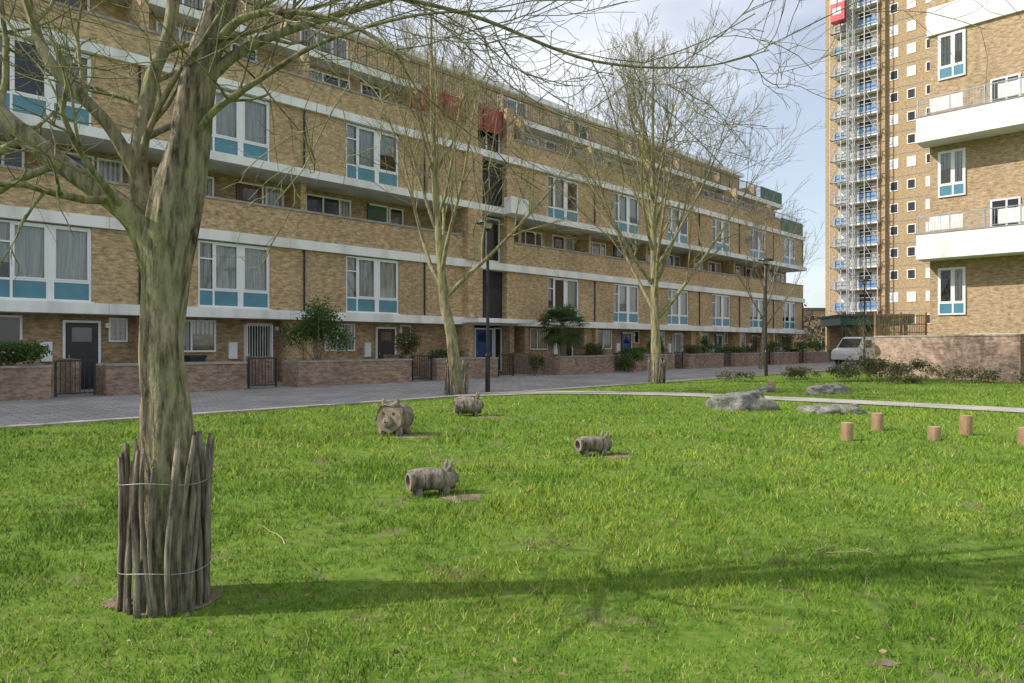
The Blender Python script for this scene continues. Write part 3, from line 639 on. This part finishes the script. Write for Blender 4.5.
def lamp(x,y,H):
    e=empty('street_lamp',(x,y,0)); K=Kit()
    K.cyl('post','black',(0,0,0),(0,0,1.1),.075,.07,12); K.cyl('post','black',(0,0,1.1),(0,0,H-.25),.048,.04,12); K.cyl('collar','black',(0,0,1.08),(0,0,1.16),.085,.06,12)
    K.cyl('lantern','curtain2',(0,0,H-.25),(0,0,H-.1),.10,.14,14); K.cyl('lantern_cap','black',(0,0,H-.1),(0,0,H-.04),.34,.32,20); K.cyl('lantern_cap','black',(0,0,H-.04),(0,0,H+.05),.31,.05,20)
    K.cyl('lantern_base','black',(0,0,H-.32),(0,0,H-.25),.05,.1,12); K.build(e)
lamp(-.72,20.4,5.1); lamp(11.45,31,5.3); lamp(21.0,41,5.3)
# ------------------------------------------------------------------ right-hand flats
fl=empty('balcony_flats',(19.8,32.6,0),R(-45)); K=Kit()
K.box('walls','brick_r',0,16,0,10,0,16.0); K.box('walls','brick_r',0.02,16,.02,10,17.3,19.2); K.box('roof_band','white',-.1,16,-.12,10,16.0,17.3)
K.box('parapet_coping','white',-.05,16,-.05,10,19.2,19.4)
for z in (5.35,10.75):
    K.box('balcony_slabs','white',-.25,14,-1.3,-.01,z,z+.25); K.box('balcony_fronts','white',-.25,14,-1.27,-1.18,z+.25,z+1.15)
    K.box('balcony_fronts','white',-.25,-.13,-1.18,-.01,z+.25,z+1.15); K.box('balcony_copings','cope',-.28,14,-1.3,-1.15,z+1.15,z+1.19)
    railing(K,-.2,13.9,-1.24,z+1.19,z+2.0,'grey',.11,'balcony_railings',1.3)
    for s in np.arange(.3,13,2.6): K.box('balcony_panels','curtain',s,s+1.3,-1.262,-1.25,z+1.28,z+1.9)
for z0,z1 in ((2.8,5.0),(8.3,10.45),(13.8,15.9),(6.0,7.9),(11.4,13.3)):
    for s in ((.35,),(4.2,),(8.2,)) if z0 in (2.8,8.3,13.8) else ((2.4,),(6.5,)):
        window(K,s[0],s[0]+1.1,z0,z1,-.07,[1,.8],None,.45 if z0 in (2.8,8.3,13.8) else 0,.07)
K.box('plinth_band','white',1.6,15,-.06,-.002,1.2,1.9)
K.build(fl)
def wallseg(name,p0,p1,h,mat,th=.24):
    d=Vector(p1)-Vector(p0); L=d.length; a=math.atan2(d.y,d.x); e=empty(name,(p0[0],p0[1],0),a); K=Kit()
    K.box('wall','%s'%mat,0,L,-th/2,th/2,0,h); K.box('coping','cope',-.03,L+.03,-th/2-.03,th/2+.03,h,h+.07)
    K.build(e); return e
wallseg('boundary_wall',(16.75,31.6),(19.0,25.6),1.75,'brick_pw')
wallseg('boundary_wall',(19.06,25.4),(22.5,16.5),1.75,'brick_pw')
e=empty('trellis_fence',(17.6,33.3,0),R(5)); K=Kit()
for i in range(30): K.box('slats','stump',i*.09,i*.09+.03,0,.02,1.3,2.9)
for z in (1.6,2.0,2.4,2.8): K.box('rails','stump',0,2.7,.022,.04,z,z+.04)
for s in (0,1.3,2.6): K.box('trellis_posts','stump',s,s+.07,.045,.11,0,3.0)
K.build(e)
def wshrub(name,x,y,w,h,mat,n,seed,size=.05,z=0,stems=26):
    e=empty(name,(x,y,0)); rg=random.Random(seed); cl=[]
    for i in range(10): cl.append((rg.uniform(-.5,.5)*w*.8,rg.uniform(-.25,.25)*w,z+h*rg.uniform(.25,.75),w*rg.uniform(.12,.22),w*rg.uniform(.12,.2),h*rg.uniform(.15,.3)))
    V,F=[],[]; tips=[]
    for i in range(stems):
        a=rg.uniform(0,6.28); d=Vector((math.cos(a)*.5,math.sin(a)*.5,1)).normalized()
        branch(V,F,tips,Vector((rg.uniform(-.35,.35)*w,rg.uniform(-.12,.12)*w,z)),d,h*rg.uniform(.6,1.1),.012,0,[dict(seg=4,wob=.15,up=.05,kids=6,ratio=.5,n=3,rmin=.004),dict(seg=3,wob=.15,up=.05,kids=0,ratio=.5,n=3,rmin=.003)],rg)
    meshobj('stems',V,F,M['bark'],e); leaves('foliage',cl,n,size,mat,e,seed)
wshrub('border_shrub',13.4,26.5,2.6,.9,'leaf2',1800,51); wshrub('border_shrub',15.4,28.0,2.4,.9,'leaf2',1800,52); wshrub('border_shrub',11.6,28.0,1.6,.6,'leaf2',700,53)
wshrub('border_shrub',16.6,25.2,2.2,.8,'leaf2',700,54); wshrub('border_shrub',18.3,23.2,2.2,.9,'leaf2',600,55); wshrub('border_shrub',14.3,24.9,1.6,.4,'leaf2',500,56)
wshrub('wall_climber',18.3,34.0,2.4,2.9,'leaf2',500,57,.05,0,60)
wshrub('border_shrub',8.6,26.6,1.8,.5,'leaf2',300,58)
# ------------------------------------------------------------------ tower
tw=empty('tower_block',(41,90,0),R(-45)); K=Kit(); nf=22; fh=2.72
K.box('tower_walls','brick_t',0,24,0,22,0,nf*fh+1.5); K.box('tower_parapet','white',-.1,24.1,-.1,22.1,nf*fh+1.5,nf*fh+2)
K.box('brick_pilaster','brick_t',6.9,7.3,-.5,-.001,0,nf*fh+1.5)
for f in range(nf):
    z=3+f*fh
    K.box('floor_bands','cope',7.3,24,-.03,0.02,z-.12,z+.02)
    for s in (7.7,9.6,11.6,14.5,16.5,19,21): 
        K.box('window_frames','frame',s,s+.95,-.06,-.001,z+.9,z+2.1); K.box('window_panes','curtain' if rnd.random()<.35 else 'dark',s+.1,s+.85,-.07,-.061,z+1.0,z+2.0)
    K.box('balcony_recess','curtain2',1.6,6.4,-.02,-.001,z+.1,z+2.3); K.box('balcony_recess','frame',2.0,3.0,-.06,-.021,z+.4,z+2.1); K.box('balcony_recess','dark',4.2,5.6,-.06,-.021,z+.9,z+2.1)
    K.box('balcony_slabs','white',1.4,6.6,-1.0,-.03,z-.15,z+.05)
    K.box('balcony_fronts','net',1.4,3.3,-1.03,-.97,z+.06,z+1.0); K.box('balcony_fronts','blue' if f%5!=3 else 'net',4.4,6.6,-1.03,-.97,z+.06,z+.95)
    if f%2: K.box('balcony_fronts','blue',1.5,2.6,-1.07,-1.031,z+.1,z+.9)
    for s in (1.2,2.5,5.3,6.8): K.box('scaffold_poles','scaf',s-.05,s+.05,-1.7,-1.6,z,z+fh)
    for q in (.0,1.0,1.5): K.box('scaffold_ledgers','scaf',1.2,6.8,-1.6,-1.54,z+q,z+q+.07)
    K.box('scaffold_boards','cope',1.2,3.3,-1.54,-1.08,z-.02,z+.04)
    K.cyl('scaffold_braces','scaf',(1.2,-1.75,z),(2.5,-1.75,z+fh),.04,None,4); K.cyl('scaffold_braces','scaf',(6.8,-1.75,z),(5.3,-1.75,z+fh),.04,None,4)
for s in (3.5,4.2):
    for yy in (-2.4,-1.8): K.cyl('mast_tubes','scaf',(s,yy,0),(s,yy,62),.07)
z=0
while z<61: K.cyl('mast_braces','scaf',(3.5,-2.4,z),(4.2,-2.4,z+1),.04,None,4); K.cyl('mast_braces','scaf',(4.2,-2.4,z),(3.5,-2.4,z+1),.04,None,4); z+=1
K.box('hoist_cage','red',1.7,3.4,-3.0,-1.8,42.0,44.2); K.box('hoist_cage_panel','frame',2.0,3.0,-3.02,-3.001,42.8,43.6); K.box('hoist_cage','scaf',1.7,3.4,-3.0,-1.8,44.2,44.8)
K.build(tw)
e=empty('entrance_pavilion',(26.8,58,0),R(-10)); K=Kit()
K.box('roof_canopy','doorgn',0,5.2,-3,3,3.0,3.7); K.box('roof_top','roof',-.2,5.4,-3.2,3.2,3.7,3.85); K.box('back_wall','brick_in',.5,5,2,2.9,0,3.0)
for s in (.3,1.9,3.4,4.9): K.box('columns','black',s-.08,s+.08,-2.8,-2.64,0,3.0)
K.build(e)
def van(x,y,rz):
    e=empty('parked_van',(x,y,0),rz); prof=[(-2.2,.35),(-2.25,.9),(-2.15,1.85),(-1.95,1.98),(.7,1.98),(1.0,1.9),(1.65,1.2),(2.2,1.05),(2.35,.8),(2.35,.35)]
    V=[(a,-.88+(.08 if b>1.5 else 0),b) for a,b in prof]+[(a,.88-(.08 if b>1.5 else 0),b) for a,b in prof]; n=len(prof)
    F=[tuple(range(n)),tuple(range(2*n-1,n-1,-1))]+[(i,i+n,(i+1)%n+n,(i+1)%n) for i in range(n)]
    o=meshobj('body',V,F,M['vanw'],e); bv=o.modifiers.new('b','BEVEL'); bv.width=.05; bv.segments=2
    K=Kit()
    for wx in (-1.4,1.5):
        for s in (-1,1): K.cyl('wheels','tyre',(wx,s*.7,.33),(wx,s*.9,.33),.33,None,18); K.cyl('hubs','grey',(wx,s*.9,.33),(wx,s*.91,.33),.18,None,12)
    for s in (-1,1): K.box('side_windows','dark',.1,1.0,min(s*.86,s*.9),max(s*.86,s*.9),1.2,1.75)
    K.box('lamps','red',-2.27,-2.22,-.8,-.65,.9,1.3); K.box('rear_window','dark',-2.24,-2.16,-.6,.6,1.25,1.75); K.build(e)
    meshobj('windscreen',[(1.05,-.7,1.86),(1.05,.7,1.86),(1.66,.75,1.22),(1.66,-.75,1.22)],[(0,1,2,3)],M['dark'],e)
van(25.3,50.0,R(215))
# ------------------------------------------------------------------ distant
e=empty('distant_terrace'); K=Kit()
for i,(x,y,w,h) in enumerate([(22,125,30,7),(56,150,40,9),(5,170,16,8),(-60,180,60,9),(100,140,40,8)]):
    K.box('walls','brick_t',x,x+w,y,y+10,0,h); K.box('roofs','roof',x-.3,x+w+.3,y-.3,y+10.3,h,h+.5)
    for a in np.arange(x+1,x+w-1.5,2.6):
        for z in np.arange(1,h-1.4,2.8): K.box('windows','frame',a,a+1.2,y-.05,y-.001,z,z+1.3); K.box('panes','dark',a+.1,a+1.1,y-.07,y-.051,z+.1,z+1.2)
K.build(e)
cl=[]; rg2=random.Random(4)
for i in range(90): cl.append((rg2.uniform(15,110),rg2.uniform(100,122),rg2.uniform(1.5,6),2.2,2.0,rg2.uniform(1.2,2.6)))
leaves('distant_tree_mass',cl,16000,.28,'far',None,4)
e=empty('fallen_twigs'); V,F=[],[]; tips=[]
for (x,y,a) in ((2.05,4.5,.3),(2.0,4.55,.7),(2.3,4.6,-.2),(-1.55,4.7,2.0),(-1.5,4.65,1.2)):
    branch(V,F,tips,Vector((x,y,.04)),Vector((math.cos(a),math.sin(a),.02)),.35,.004,0,[dict(seg=4,wob=.12,up=-.01,kids=3,ratio=.4,n=4,rmin=.002),dict(seg=3,wob=.1,up=0,kids=0,ratio=.4,n=3,rmin=.0015)],random.Random(int(x*100)))
meshobj('twigs',V,F,M['stumptop'],e)
# ------------------------------------------------------------------ light
SUNEL=38; sd=Vector((-.99,-.11,0)).normalized()
world=bpy.data.worlds.new('World'); scene.world=world; world.use_nodes=True; nt=world.node_tree
bg=nt.nodes['Background']; sky=N(nt,'ShaderNodeTexSky',sky_type='NISHITA'); sky.sun_disc=False; sky.sun_elevation=R(SUNEL)
sky.sun_rotation=math.atan2(sd.x,sd.y); sky.air_density=1.0; sky.dust_density=1.2; sky.ozone_density=1.5
tc=N(nt,'ShaderNodeTexCoord'); mp=N(nt,'ShaderNodeMapping'); mp.inputs['Scale'].default_value=(1.2,1.2,2.8); mp.inputs['Location'].default_value=(.35,.1,.2); nt.links.new(tc.outputs['Generated'],mp.inputs[0])
nf_=noise(nt,mp.outputs[0],1.7,4,.5)
cm=mix(nt,ramp(nt,nf_,[(.42,(.30,.30,.30)),(.68,(.88,.88,.88))]),sky.outputs[0],(9.0,9.15,9.4))
nt.links.new(cm,bg.inputs[0]); bg.inputs[1].default_value=.15
sun=bpy.data.lights.new('sun','SUN'); sun.energy=5.0; sun.angle=R(.5); sun.color=(1,.94,.84); so=bpy.data.objects.new('sun',sun); scene.collection.objects.link(so)
tosun=Vector((sd.x*math.cos(R(SUNEL)),sd.y*math.cos(R(SUNEL)),math.sin(R(SUNEL)))); so.rotation_euler=tosun.to_track_quat('Z','Y').to_euler(); so.location=(-20,-5,30)
# ------------------------------------------------------------------ camera
cam=bpy.data.cameras.new('camera'); co=bpy.data.objects.new('camera',cam); scene.collection.objects.link(co); co.location=(0,0,1.4); co.rotation_euler=(R(90),0,0)
cam.sensor_width=36; cam.lens=36*688/1024; cam.shift_y=3.5/1024; cam.clip_start=.05; cam.clip_end=3000; scene.camera=co
scene.view_settings.view_transform='Standard'; scene.view_settings.look='None'; scene.view_settings.exposure=0
